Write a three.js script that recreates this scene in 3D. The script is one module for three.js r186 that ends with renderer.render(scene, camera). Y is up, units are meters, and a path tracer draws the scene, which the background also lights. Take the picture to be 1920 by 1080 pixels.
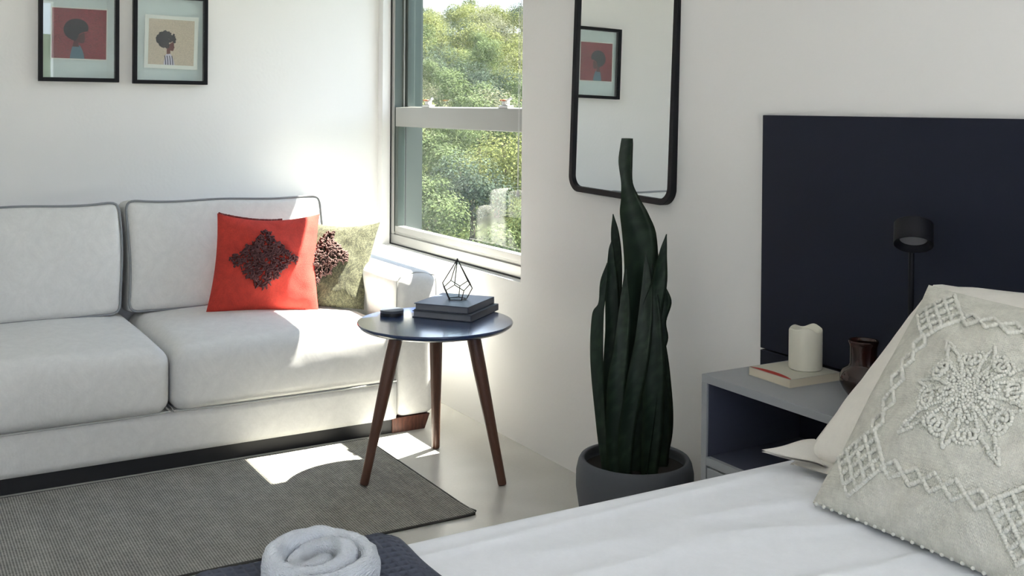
import * as THREE from 'three';
import { mergeGeometries as mergeRaw } from 'three/addons/utils/BufferGeometryUtils.js';
import { RoundedBoxGeometry } from 'three/addons/geometries/RoundedBoxGeometry.js';
import { ImprovedNoise } from 'three/addons/math/ImprovedNoise.js';

// ---------------------------------------------------------------- camera, sky, sun, exposure
const scene = new THREE.Scene();
const renderer = new THREE.WebGLRenderer({ antialias: true });
renderer.toneMapping = THREE.LinearToneMapping;
renderer.toneMappingExposure = 0.94;
renderer.shadowMap.enabled = true;

const FOCAL = 2021.2;                                   // pixels, for a frame 1920 x 1080
const camera = new THREE.PerspectiveCamera(2 * Math.atan(540 / FOCAL) * 180 / Math.PI, 16 / 9, 0.05, 600);
{
  const yaw = 0.53584, pitch = -0.013885, roll = 0.007545;
  const fwd = new THREE.Vector3(Math.sin(yaw) * Math.cos(pitch), Math.sin(pitch), -Math.cos(yaw) * Math.cos(pitch));
  const rt = new THREE.Vector3(Math.cos(yaw), 0, Math.sin(yaw)), up = rt.clone().cross(fwd);
  const r2 = rt.clone().multiplyScalar(Math.cos(roll)).addScaledVector(up, Math.sin(roll));
  const u2 = up.clone().multiplyScalar(Math.cos(roll)).addScaledVector(rt, -Math.sin(roll));
  camera.position.set(0, 1.3, 0);
  camera.quaternion.setFromRotationMatrix(new THREE.Matrix4().makeBasis(r2, u2, fwd.clone().negate()));
  camera.setViewOffset(1920, 1080, 0, 312.5, 1920, 1080);   // the photograph is the lower part of a taller frame
}
scene.add(camera);

const SKY = 3.7, SUN = 57;
{
  const w = 64, h = 64, d = new Float32Array(w * h * 4);
  for (let j = 0; j < h; j++) {
    const e = Math.sin(((j + 0.5) / h - 0.5) * Math.PI), t = Math.pow(Math.max(0, e), 0.55);
    const hor = [1.0, 1.03, 1.08], zen = [0.55, 0.76, 1.18];
    for (let i = 0; i < w; i++) for (let c = 0; c < 4; c++) d[(j * w + i) * 4 + c] = c === 3 ? 1 : hor[c] + (zen[c] - hor[c]) * t;
  }
  const t = new THREE.DataTexture(d, w, h, THREE.RGBAFormat, THREE.FloatType);
  t.mapping = THREE.EquirectangularReflectionMapping; t.magFilter = THREE.LinearFilter; t.needsUpdate = true;
  scene.background = t; scene.backgroundIntensity = SKY;
}
const sun = new THREE.DirectionalLight(new THREE.Color().setRGB(1, 0.935, 0.85), SUN);
sun.name = 'sun';
sun.position.set(2.2 + 10, 1.2 + 19.5, -4.2 - 0.5); sun.target.position.set(2.2, 1.2, -4.2);
sun.castShadow = true;
Object.assign(sun.shadow.camera, { left: -12, right: 12, top: 12, bottom: -12, near: 1, far: 60 });
sun.shadow.mapSize.set(2048, 2048);
scene.add(sun, sun.target);

// ---------------------------------------------------------------- helpers
function mergeGeometries(list) {
  const mixed = list.some((g) => g.index) && list.some((g) => !g.index);
  return mergeRaw(list.map((g) => { const q = mixed && g.index ? g.toNonIndexed() : g; for (const k of Object.keys(q.attributes)) if (!['position', 'normal', 'uv', 'color'].includes(k)) q.deleteAttribute(k); return q; }));
}
const noiseGen = new ImprovedNoise();
const N3 = (x, y, z = 0) => noiseGen.noise(x, y, z);
const fbm = (x, y, z = 0, o = 4) => { let s = 0, a = 0.5; for (let i = 0; i < o; i++) { s += a * N3(x, y, z + i * 7.3); x *= 2.03; y *= 2.03; a *= 0.5; } return s; };
function rng(seed) { let s = seed >>> 0; return () => { s = (s + 0x6d2b79f5) | 0; let t = Math.imul(s ^ (s >>> 15), 1 | s); t = (t + Math.imul(t ^ (t >>> 7), 61 | t)) ^ t; return ((t ^ (t >>> 14)) >>> 0) / 4294967296; }; }
const V = (x, y, z) => new THREE.Vector3(x, y, z);
const clamp = (x, a, b) => Math.min(b, Math.max(a, x));
const sstep = (a, b, x) => { const t = clamp((x - a) / (b - a), 0, 1); return t * t * (3 - 2 * t); };

const used = new Map();
function numbered(name) { const n = used.get(name) ?? 0; used.set(name, n + 1); return n ? name + '_' + String(n).padStart(3, '0') : name; }
function shade(o) { o.traverse((c) => { if (c.isMesh) { c.castShadow = true; c.receiveShadow = true; } }); return o; }
function thing(name, label, category, [x, y, z] = [0, 0, 0], group) {
  const o = new THREE.Group(); o.name = numbered(name); o.position.set(x, y, z);
  o.userData = { label, category }; if (group) o.userData.group = group;
  scene.add(o); return o;
}
function part(name, geo, mat, parent, label) {
  const m = new THREE.Mesh(geo, mat); m.name = name; m.castShadow = m.receiveShadow = true;
  if (label) m.userData.label = label;
  parent.add(m); return m;
}
// geometry given in room coordinates, put under a thing that is only moved
const partW = (name, geo, mat, t, label) => part(name, geo.translate(-t.position.x, -t.position.y, -t.position.z), mat, t, label);
function struct(name, geo, mat, label, category) {
  const m = new THREE.Mesh(geo, mat); m.name = name; m.castShadow = m.receiveShadow = true;
  m.userData = { kind: 'structure', label, category }; scene.add(m); return m;
}
// box between two corners with uv in metres
function box(x0, y0, z0, x1, y1, z1) {
  const g = new THREE.BoxGeometry(x1 - x0, y1 - y0, z1 - z0); g.translate((x0 + x1) / 2, (y0 + y1) / 2, (z0 + z1) / 2);
  return metreUV(g);
}
function rbox(x0, y0, z0, x1, y1, z1, r = 0.004, seg = 2) {
  const g = new RoundedBoxGeometry(x1 - x0, y1 - y0, z1 - z0, seg, r); g.translate((x0 + x1) / 2, (y0 + y1) / 2, (z0 + z1) / 2);
  return metreUV(g);
}
function metreUV(g) {
  const p = g.attributes.position, n = g.attributes.normal, uv = new Float32Array(p.count * 2);
  for (let i = 0; i < p.count; i++) {
    const ax = Math.abs(n.getX(i)), ay = Math.abs(n.getY(i)), az = Math.abs(n.getZ(i));
    if (ay >= ax && ay >= az) { uv[2 * i] = p.getX(i); uv[2 * i + 1] = p.getZ(i); }
    else if (ax >= az) { uv[2 * i] = p.getZ(i); uv[2 * i + 1] = p.getY(i); }
    else { uv[2 * i] = p.getX(i); uv[2 * i + 1] = p.getY(i); }
  }
  g.setAttribute('uv', new THREE.BufferAttribute(uv, 2)); return g;
}
// smooth normals across seams
function smooth(g) {
  const p = g.attributes.position, idx = g.index, acc = new Map(), key = (i) => Math.round(p.getX(i) * 2e4) + ',' + Math.round(p.getY(i) * 2e4) + ',' + Math.round(p.getZ(i) * 2e4);
  const keys = []; for (let i = 0; i < p.count; i++) keys.push(key(i));
  const a = V(), b = V(), c = V();
  for (let f = 0; f < idx.count; f += 3) {
    const [i, j, k] = [idx.getX(f), idx.getX(f + 1), idx.getX(f + 2)];
    a.fromBufferAttribute(p, i); b.fromBufferAttribute(p, j); c.fromBufferAttribute(p, k);
    b.sub(a); c.sub(a); b.cross(c);
    for (const q of [i, j, k]) { const s = acc.get(keys[q]); if (s) s.add(b); else acc.set(keys[q], b.clone()); }
  }
  const n = new Float32Array(p.count * 3);
  for (let i = 0; i < p.count; i++) { const v = acc.get(keys[i]).clone().normalize(); n.set([v.x, v.y, v.z], i * 3); }
  g.setAttribute('normal', new THREE.BufferAttribute(n, 3)); return g;
}
// upholstered block: rounded box, then a displacement
function softBox(x0, y0, z0, x1, y1, z1, r, cell, disp) {
  const w = x1 - x0, h = y1 - y0, d = z1 - z0, s = (l) => Math.max(6, Math.round(l / cell));
  const g = metreUV(new THREE.BoxGeometry(w, h, d, s(w), s(h), s(d))), p = g.attributes.position, v = V(), q = V();
  for (let i = 0; i < p.count; i++) {
    v.fromBufferAttribute(p, i);
    q.set(clamp(v.x, -w / 2 + r, w / 2 - r), clamp(v.y, -h / 2 + r, h / 2 - r), clamp(v.z, -d / 2 + r, d / 2 - r));
    const dir = v.clone().sub(q);
    if (dir.lengthSq() > 1e-12) {                       // spread the corner vertices evenly over the round
      const t = (x) => Math.tan(clamp(x / r, -1, 1) * Math.PI / 4) * r;
      dir.set(t(dir.x), t(dir.y), t(dir.z)).normalize().multiplyScalar(r);
      v.copy(q).add(dir);
    }
    if (disp) disp(v, dir.lengthSq() > 0 ? dir.clone().normalize() : V(0, 1, 0), { w, h, d, sx: 2 * v.x / w, sy: 2 * v.y / h, sz: 2 * v.z / d });
    p.setXYZ(i, v.x, v.y, v.z);
  }
  g.translate((x0 + x1) / 2, (y0 + y1) / 2, (z0 + z1) / 2);
  return smooth(g);
}
function tube(pts, r, closed = false, seg, rad = 6) {
  return new THREE.TubeGeometry(new THREE.CatmullRomCurve3(pts, closed, 'catmullrom', 0.5), seg ?? pts.length * 4, r, rad, closed);
}
function bar(a, b, r, rad = 6, r2 = r) {
  const d = b.clone().sub(a), g = new THREE.CylinderGeometry(r2, r, d.length(), rad, 1);
  g.applyQuaternion(new THREE.Quaternion().setFromUnitVectors(V(0, 1, 0), d.clone().normalize())); g.translate((a.x + b.x) / 2, (a.y + b.y) / 2, (a.z + b.z) / 2); return g;
}
const lathe = (pts, seg = 48) => new THREE.LatheGeometry(pts.map(([r, y]) => new THREE.Vector2(r, y)), seg);
// pillow spanned by its four corners; front(u, v, lift) gives a point on its front face
function pillow(c00, c10, c11, c01, thick, { n = 48, pinch = 0.06, pinchV = pinch, power = 0.5, wrinkle = 0.004, seed = 0, backFlat = 1 } = {}) {
  const ex = c10.clone().sub(c00).add(c11).sub(c01).normalize(), ey = c01.clone().sub(c00).add(c11).sub(c10).normalize(), nor = ex.clone().cross(ey).normalize();
  const W = c10.distanceTo(c00), H = c01.distanceTo(c00);
  const at = (u, v, side, lift = 0) => {
    let s = 2 * u - 1, t = 2 * v - 1;
    const s2 = s * (1 - pinch * (1 - t * t)), t2 = t * (1 - pinchV * (1 - s * s) * (t > 0 ? 1 : 0.3));
    const a = (s2 + 1) / 2, b = (t2 + 1) / 2, p = V();
    p.addScaledVector(c00, (1 - a) * (1 - b)).addScaledVector(c10, a * (1 - b)).addScaledVector(c11, a * b).addScaledVector(c01, (1 - a) * b);
    const m = Math.max(0, (1 - s * s) * (1 - t * t)), bulge = Math.pow(m, power) * thick / 2;
    const wr = wrinkle * Math.pow(m, 0.25) * (fbm(u * 3 + seed, v * 3 + side, seed, 3) * 1.6 + 0.5 * N3(u * 9, v * 7, seed + side));
    return p.addScaledVector(nor, side * (bulge * (side < 0 ? backFlat : 1) + wr + lift));
  };
  const sides = [1, -1].map((side) => {
    const pos = [], uv = [], ix = [];
    for (let j = 0; j <= n; j++) for (let i = 0; i <= n; i++) {
      const u = 0.5 - 0.5 * Math.cos(Math.PI * i / n), v = 0.5 - 0.5 * Math.cos(Math.PI * j / n), p = at(u, v, side);
      pos.push(p.x, p.y, p.z); uv.push(u * W, v * H);
      if (i < n && j < n) { const a = j * (n + 1) + i, b = a + 1, c = a + n + 1, d = c + 1; side > 0 ? ix.push(a, b, d, a, d, c) : ix.push(a, d, b, a, c, d); }
    }
    const g = new THREE.BufferGeometry(); g.setAttribute('position', new THREE.Float32BufferAttribute(pos, 3)); g.setAttribute('uv', new THREE.Float32BufferAttribute(uv, 2)); g.setIndex(ix); g.computeVertexNormals(); return g;
  });
  return { geo: smooth(mergeGeometries(sides)), front: (u, v, lift = 0) => at(u, v, 1, lift), normal: nor, W, H, edge: (k, side = 0) => at(...k, 1) };
}
// height-field sheet: f(i, j) gives a point for 0..nu, 0..nv; uv(i, j) gives metres
function sheet(nu, nv, f, uvf) {
  const pos = [], uv = [], ix = [];
  for (let j = 0; j <= nv; j++) for (let i = 0; i <= nu; i++) {
    const p = f(i / nu, j / nv), q = uvf ? uvf(i / nu, j / nv) : [i / nu, j / nv]; pos.push(p.x, p.y, p.z); uv.push(q[0], q[1]);
    if (i < nu && j < nv) { const a = j * (nu + 1) + i, b = a + 1, c = a + nu + 1, d = c + 1; ix.push(a, b, d, a, d, c); }
  }
  const g = new THREE.BufferGeometry(); g.setAttribute('position', new THREE.Float32BufferAttribute(pos, 3)); g.setAttribute('uv', new THREE.Float32BufferAttribute(uv, 2)); g.setIndex(ix); g.computeVertexNormals(); return g;
}

// ---------------------------------------------------------------- textures
function tex(size, f, { srgb = false, metres = 1 } = {}) {
  const d = new Uint8Array(size * size * 4);
  for (let y = 0; y < size; y++) for (let x = 0; x < size; x++) {
    const c = f(x / size, y / size, x, y), o = (y * size + x) * 4, a = typeof c === 'number' ? [c, c, c] : c;
    for (let k = 0; k < 3; k++) d[o + k] = clamp(Math.round(a[k] * 255), 0, 255); d[o + 3] = 255;
  }
  const t = new THREE.DataTexture(d, size, size); t.wrapS = t.wrapT = THREE.RepeatWrapping; t.magFilter = THREE.LinearFilter; t.needsUpdate = true;
  t.repeat.set(1 / metres, 1 / metres); if (srgb) t.colorSpace = THREE.SRGBColorSpace; return t;
}
// noise that repeats over the unit square
const tile = (u, v, k, z = 0) => { const a = 2 * Math.PI * u, b = 2 * Math.PI * v, r = k / (2 * Math.PI); return N3(Math.cos(a) * r + 11.3, Math.sin(a) * r + Math.cos(b) * r * 0.73 + 5.1, Math.sin(b) * r + z); };
const R0 = rng(7);
const speck = Array.from({ length: 256 * 256 }, () => R0());
const sp = (x, y) => speck[((y & 255) << 8) + (x & 255)];

const linenBump = tex(256, (u, v, x, y) => 0.5 + 0.22 * Math.sin(u * Math.PI * 2 * 48 + tile(u, v, 5) * 2) * (0.6 + 0.4 * sp(x >> 2, y)) + 0.22 * Math.sin(v * Math.PI * 2 * 48 + tile(u, v, 6, 3) * 2), { metres: 0.09 });
const linenColor = (r, g, b, k = 0.05) => tex(256, (u, v, x, y) => { const m = 1 + k * (tile(u, v, 9) + 0.6 * tile(u, v, 26, 4)) + k * 0.7 * (sp(x >> 3, y) - 0.5) + k * 0.7 * (sp(x + 90, (y >> 3) + 31) - 0.5); return [r * m, g * m, b * m]; }, { srgb: true, metres: 0.22 });
const furColor = (r, g, b) => tex(256, (u, v, x, y) => { const m = 0.95 + 0.35 * tile(u, v, 60, 2) + 0.30 * tile(u, v, 24, 5) + 0.25 * (sp(x >> 1, y >> 1) - 0.5); return [r * m, g * m, b * m]; }, { srgb: true, metres: 0.22 });
const woolBump = tex(256, (u, v, x, y) => 0.5 + 0.5 * tile(u, v, 40) + 0.35 * (sp(x, y) - 0.5), { metres: 0.08 });
const plasterBump = tex(256, (u, v, x, y) => 0.5 + 0.3 * tile(u, v, 8) + 0.25 * tile(u, v, 40, 2) + 0.1 * (sp(x, y) - 0.5), { metres: 0.5 });
const concreteColor = tex(512, (u, v, x, y) => { const m = 0.80 + 0.03 * tile(u, v, 4) + 0.03 * tile(u, v, 13, 2) + 0.015 * (sp(x, y) - 0.5); return [m * 1.0, m * 0.995, m * 0.965]; }, { srgb: true, metres: 1.7 });
const rugColor = tex(512, (u, v, x, y) => {
  const rib = 0.5 + 0.5 * Math.cos(u * 2 * Math.PI * 32), row = Math.floor(y / 6), odd = ((x >> 4) & 1) * 3, stitch = 0.5 + 0.5 * Math.cos((y + odd) / 6 * 2 * Math.PI);
  const tone = sp((x >> 4) + 3 * row, row * 7) - 0.5, m = 0.43 + 0.34 * Math.pow(rib, 0.8) * (0.45 + 0.55 * stitch) + 0.12 * tone + 0.05 * tile(u, v, 5);
  return [m * 1.01, m * 1.0, m * 0.955];
}, { srgb: true, metres: 0.256 });
const rugBump = tex(512, (u, v, x, y) => { const rib = 0.5 + 0.5 * Math.cos(u * 2 * Math.PI * 32), odd = ((x >> 4) & 1) * 3; return 0.15 + 0.6 * rib * (0.6 + 0.4 * Math.cos((y + odd) / 6 * 2 * Math.PI)) + 0.2 * (sp(x, y) - 0.5); }, { metres: 0.256 });
const woodTex = (a, b) => tex(256, (u, v, x, y) => { const g = 0.5 + 0.5 * Math.sin((u * 14 + 1.6 * tile(u, v * 0.3, 3) + 0.5 * tile(u, v, 12)) * 6.28), s = 0.75 * g + 0.35 * (sp(x * 3, y >> 5) - 0.5); return a.map((q, i) => q + (b[i] - q) * clamp(s, 0, 1)); }, { srgb: true, metres: 0.25 });
const knitBump = tex(256, (u, v, x, y) => { const row = v * 32, col = u * 32, f = row - Math.floor(row), c = col - Math.floor(col), z = Math.abs(c - 0.5) * 2; return 0.2 + 0.75 * Math.pow(Math.max(0, Math.sin(((f + z * 0.5) % 1) * Math.PI)), 0.7) * (0.55 + 0.45 * Math.sin(z * Math.PI)) + 0.12 * (sp(x, y) - 0.5); }, { metres: 0.15 });

// ---------------------------------------------------------------- materials
const lin = (r, g, b) => new THREE.Color().setRGB(r, g, b);
const std = (color, roughness = 0.8, more = {}) => new THREE.MeshStandardMaterial({ color, roughness, ...more });
const M = {
  wall: std(lin(0.85, 0.838, 0.815), 0.92, { bumpMap: plasterBump, bumpScale: 0.0006 }),
  ceiling: std(lin(0.88, 0.88, 0.87), 0.95),
  floor: new THREE.MeshPhysicalMaterial({ map: concreteColor, roughness: 0.27, specularIntensity: 0.9 }),
  aluminium: std(lin(0.42, 0.42, 0.40), 0.38, { metalness: 0.6 }),
  aluminiumShaded: std(lin(0.085, 0.105, 0.095), 0.45, { metalness: 0.3 }),  // same aluminium as the rails, with shade put into its colour
  gasket: std(lin(0.02, 0.022, 0.025), 0.7),
  pane: new THREE.MeshPhysicalMaterial({ color: lin(0.97, 0.99, 0.98), transmission: 1, thickness: 0, roughness: 0, ior: 1.5, specularIntensity: 0.5 }),
  framePane: new THREE.MeshPhysicalMaterial({ color: lin(0.955, 0.98, 0.98), transmission: 1, thickness: 0, roughness: 0, ior: 1.5 }),
  linen: std(0xffffff, 0.95, { map: linenColor(0.875, 0.872, 0.858, 0.022), bumpMap: linenBump, bumpScale: 0.0006 }),
  piping: std(lin(0.26, 0.27, 0.28), 0.9),
  seam: std(lin(0.42, 0.42, 0.40), 0.95),
  sofaLeg: std(0xffffff, 0.5, { map: woodTex([0.30, 0.17, 0.13], [0.40, 0.24, 0.18]) }),
  red: std(0xffffff, 0.95, { map: linenColor(0.755, 0.235, 0.19, 0.07), bumpMap: woolBump, bumpScale: 0.0016 }),
  redLoop: std(lin(0.085, 0.028, 0.030), 0.95),
  olive: std(0xffffff, 0.95, { map: furColor(0.35, 0.35, 0.265), bumpMap: woolBump, bumpScale: 0.003 }),
  oliveLoop: std(lin(0.13, 0.075, 0.065), 0.95),
  walnut: std(0xffffff, 0.42, { map: woodTex([0.27, 0.165, 0.125], [0.43, 0.28, 0.20]) }),
  navyLacquer: new THREE.MeshPhysicalMaterial({ color: lin(0.020, 0.040, 0.105), roughness: 0.22, clearcoat: 0.6, clearcoatRoughness: 0.12 }),
  navyEdge: std(lin(0.012, 0.014, 0.024), 0.4),
  bookBlue: std(lin(0.045, 0.055, 0.085), 0.45),
  bookGrey: std(lin(0.05, 0.058, 0.075), 0.5),
  pagesGrey: std(lin(0.16, 0.17, 0.19), 0.9),
  black: std(lin(0.008, 0.008, 0.010), 0.5),
  blackMetal: new THREE.MeshPhysicalMaterial({ color: lin(0.005, 0.005, 0.008), roughness: 0.55, specularIntensity: 0.45 }),
  mirror: std(lin(0.90, 0.92, 0.91), 0.0, { metalness: 1 }),
  card: std(lin(0.80, 0.78, 0.72), 0.9),
  rug: std(0xffffff, 0.97, { map: rugColor, bumpMap: rugBump, bumpScale: 0.003 }),
  rugEdge: std(lin(0.045, 0.044, 0.04), 0.95),
  navyPanel: new THREE.MeshPhysicalMaterial({ color: lin(0.0105, 0.0130, 0.026), roughness: 0.6, specularIntensity: 0.5 }),
  navyInner: std(lin(0.058, 0.064, 0.098), 0.6),
  greyBoard: std(lin(0.30, 0.315, 0.33), 0.5),
  white: std(0xffffff, 0.9, { map: linenColor(0.92, 0.93, 0.945, 0.010), bumpMap: linenBump, bumpScale: 0.0002 }),
  cream: std(0xffffff, 0.9, { map: linenColor(0.93, 0.915, 0.88, 0.012), bumpMap: linenBump, bumpScale: 0.0003 }),
  knit: std(0xffffff, 0.95, { map: linenColor(0.82, 0.815, 0.77, 0.06), bumpMap: knitBump, bumpScale: 0.0016 }),
  bead: std(lin(0.63, 0.62, 0.555), 0.95),
  waffle: std(lin(0.075, 0.085, 0.115), 0.95),
  towel: std(lin(0.70, 0.74, 0.80), 0.98, { bumpMap: woolBump, bumpScale: 0.004 }),
  leaf: new THREE.MeshPhysicalMaterial({ roughness: 0.5, specularIntensity: 0.6, vertexColors: true }),
  pot: std(lin(0.075, 0.082, 0.095), 0.75),
  soil: std(lin(0.018, 0.014, 0.011), 1),
  wax: new THREE.MeshPhysicalMaterial({ color: lin(0.66, 0.64, 0.54), roughness: 0.55 }),
  amber: new THREE.MeshPhysicalMaterial({ color: lin(0.028, 0.006, 0.004), transmission: 0.35, thickness: 0.05, attenuationColor: lin(0.25, 0.03, 0.015), attenuationDistance: 0.004, roughness: 0.08, ior: 1.5 }),
  paper: std(lin(0.62, 0.56, 0.44), 0.9),
  diffuser: std(lin(0.24, 0.24, 0.26), 0.6),
  chrome: std(lin(0.75, 0.74, 0.72), 0.25, { metalness: 0.8 }),
  orange: std(lin(0.55, 0.20, 0.10), 0.5),
  plastic: std(lin(0.75, 0.75, 0.73), 0.4),
  ledGlass: new THREE.MeshPhysicalMaterial({ color: lin(0.95, 0.99, 0.98), transmission: 1, thickness: 0, roughness: 0, ior: 1.45 }),
  ground: new THREE.MeshPhysicalMaterial({ color: lin(0.032, 0.040, 0.016), roughness: 1, specularIntensity: 0 }),
  bounceConcrete: std(lin(0.66, 0.66, 0.65), 0.9),
  bark: std(lin(0.10, 0.075, 0.055), 1),
};

// ---------------------------------------------------------------- room shell
const WX = 2.145, BZ = -4.905, LX = -2.6, FZ = 2.3, CH = 2.72, T = 0.2;
const OPEN = { z0: -4.852, z1: -3.538, y0: 0.622, y1: 2.33 };    // window opening
struct('floor', box(LX - T, -0.15, BZ - T, WX + T, 0, FZ + T), M.floor, 'polished pale grey concrete floor', 'floor');
struct('ceiling', box(LX - T, CH, BZ - T, WX + T, CH + 0.2, FZ + T), M.ceiling, 'white ceiling above the room', 'ceiling');
struct('wall_back', box(LX - T, 0, BZ - T, WX + T, CH, BZ), M.wall, 'white wall behind the sofa', 'wall');
struct('wall_left', box(LX - T, 0, BZ, LX, CH, FZ), M.wall, 'white wall on the left out of view', 'wall');
struct('wall_right', mergeGeometries([
  box(WX, 0, BZ, WX + T, OPEN.y0, FZ), box(WX, OPEN.y1, BZ, WX + T, CH, FZ),
  box(WX, OPEN.y0, BZ, WX + T, OPEN.y1, OPEN.z0), box(WX, OPEN.y0, OPEN.z1, WX + T, OPEN.y1, FZ)]), M.wall, 'white wall with the window, the mirror and the headboard', 'wall');
const DOOR = { x0: -2.3, x1: 1.62, y1: 2.35 };
struct('wall_front', mergeGeometries([
  box(LX - T, 0, FZ, DOOR.x0, CH, FZ + T), box(DOOR.x1, 0, FZ, WX + T, CH, FZ + T), box(DOOR.x0, DOOR.y1, FZ, DOOR.x1, CH, FZ + T)]), M.wall, 'white wall behind the viewer with a wide balcony opening', 'wall');

// window: aluminium frame, upper and lower sash
{
  const w = new THREE.Group(); w.name = 'window_1'; w.userData = { kind: 'structure', label: 'grey aluminium double-hung window beside the sofa', category: 'window' }; scene.add(w);
  const { z0, z1, y0, y1 } = OPEN, F = WX + 0.045, B = WX + T - 0.002, fw = 0.05;
  part('window_frame', mergeGeometries([
    rbox(F, y0, z0, B, y0 + fw, z1, 0.003), rbox(F, y1 - fw, z0, B, y1, z1, 0.003),
    rbox(F, y0 + fw, z0, B, y1 - fw, z0 + 0.035, 0.003), rbox(F, y0 + fw, z1 - 0.035, B, y1 - fw, z1, 0.003),
    // parting beads of the two tracks
    box(F + 0.045, y0 + fw, z0 + 0.035, F + 0.052, y1 - fw, z0 + 0.05), box(F + 0.045, y0 + fw, z1 - 0.05, F + 0.052, y1 - fw, z1 - 0.035),
    box(F + 0.012, y0 + fw, z0 + 0.035, B, y0 + fw + 0.012, z1 - 0.035)]), M.aluminium, w);
  part('gasket', mergeGeometries([
    box(F - 0.004, y0, z0, F + 0.002, y1, z0 + 0.008), box(F - 0.004, y0, z0, F + 0.002, y0 + 0.006, z1),
    box(F + 0.058, y0 + fw, z0 + 0.035, F + 0.064, y1 - fw, z0 + 0.04)]), M.gasket, w, 'thin black weather seal');
  part('shaded_track', mergeGeometries([box(F + 0.004, y0 + fw + 0.012, z0 + 0.034, B, y1 - fw, z0 + 0.0375), box(F + 0.004, y0 + fw + 0.012, z1 - 0.0375, B, y1 - fw, z1 - 0.034)]), M.aluminiumShaded, w, 'added boxes over the sash track, shade put into their dark green-grey');  // thin boxes added over the jambs, shade put into their colour
  const sash = (name, xa, xb, ya, yb, bot, top) => {
    const a = z0 + 0.04, b = z1 - 0.04, st = 0.032;
    const s = part(name, mergeGeometries([rbox(xa, ya, a, xb, ya + bot, b, 0.003), rbox(xa, yb - top, a, xb, yb, b, 0.003), ]), M.aluminium, w);
    for (const z of [a, b - st]) part('stile', rbox(xa, ya + bot, z, xb, yb - top, z + st, 0.003), M.aluminiumShaded, s, 'sash stile with shade put into its dark green-grey');
    const m = (xa + xb) / 2;
    part('pane', box(m - 0.002, ya + bot - 0.006, a + st - 0.006, m + 0.002, yb - top + 0.006, b - st + 0.006), M.pane, s, 'clear glass pane');
    return s;
  };
  const low = sash('lower_sash', F + 0.006, F + 0.044, y0 + fw + 0.012, 1.292, 0.03, 0.094);
  sash('upper_sash', F + 0.056, F + 0.094, 1.235, y1 - fw, 0.06, 0.04);
  for (const z of [-4.49, -3.78]) {                     // sash locks on the meeting rail
    const lk = part('sash_lock', mergeGeometries([rbox(F + 0.010, 1.292, z - 0.035, F + 0.042, 1.304, z + 0.035, 0.003), rbox(F + 0.014, 1.304, z - 0.018, F + 0.038, 1.322, z + 0.014, 0.005), bar(V(F + 0.026, 1.318, z - 0.005), V(F + 0.02, 1.332, z + 0.05), 0.006, 8)]), M.chrome, low, 'polished sash lock');
    part('lever', rbox(F + 0.014, 1.322, z - 0.034, F + 0.036, 1.328, z + 0.008, 0.002), M.orange, lk, 'orange-brown lock lever');
  }
}
// roller blind rolled up at the head of the window, its cord hanging by the right jamb
{
  const z = OPEN.z1 + 0.005, t = thing('roller_blind', 'white cord and pull of the rolled-up blind at the right of the window', 'blind', [WX, 2.36, -4.2]);
  partW('headbox', rbox(WX - 0.07, 2.34, OPEN.z0, WX, 2.43, OPEN.z1 + 0.06, 0.006), M.plastic, t);
  const c = partW('cord', mergeGeometries([tube([V(WX - 0.02, 2.35, z), V(WX - 0.018, 1.6, z), V(WX - 0.02, 0.99, z)], 0.0012), tube([V(WX - 0.02, 2.35, z + 0.018), V(WX - 0.018, 1.6, z + 0.014), V(WX - 0.02, 0.99, z + 0.003)], 0.0012)]), M.plastic, t);
  const k = lathe([[0, -0.022], [0.006, -0.02], [0.007, -0.006], [0.003, 0.004], [0.0015, 0.008]], 12); k.translate(-0.02, 0.975 - 2.36, z + 4.2 + 0.001); part('cord_pull', k, M.plastic, c);
}

// unseen slab outside the rear opening, enlarged and paled to bounce sunlight in
struct('floor_1', box(LX - T, -0.17, FZ + T, 2.4, -0.02, FZ + 4.6), M.bounceConcrete, 'unseen terrace slab behind the viewer, made large and pale to bounce sunlight in', 'floor');

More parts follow.
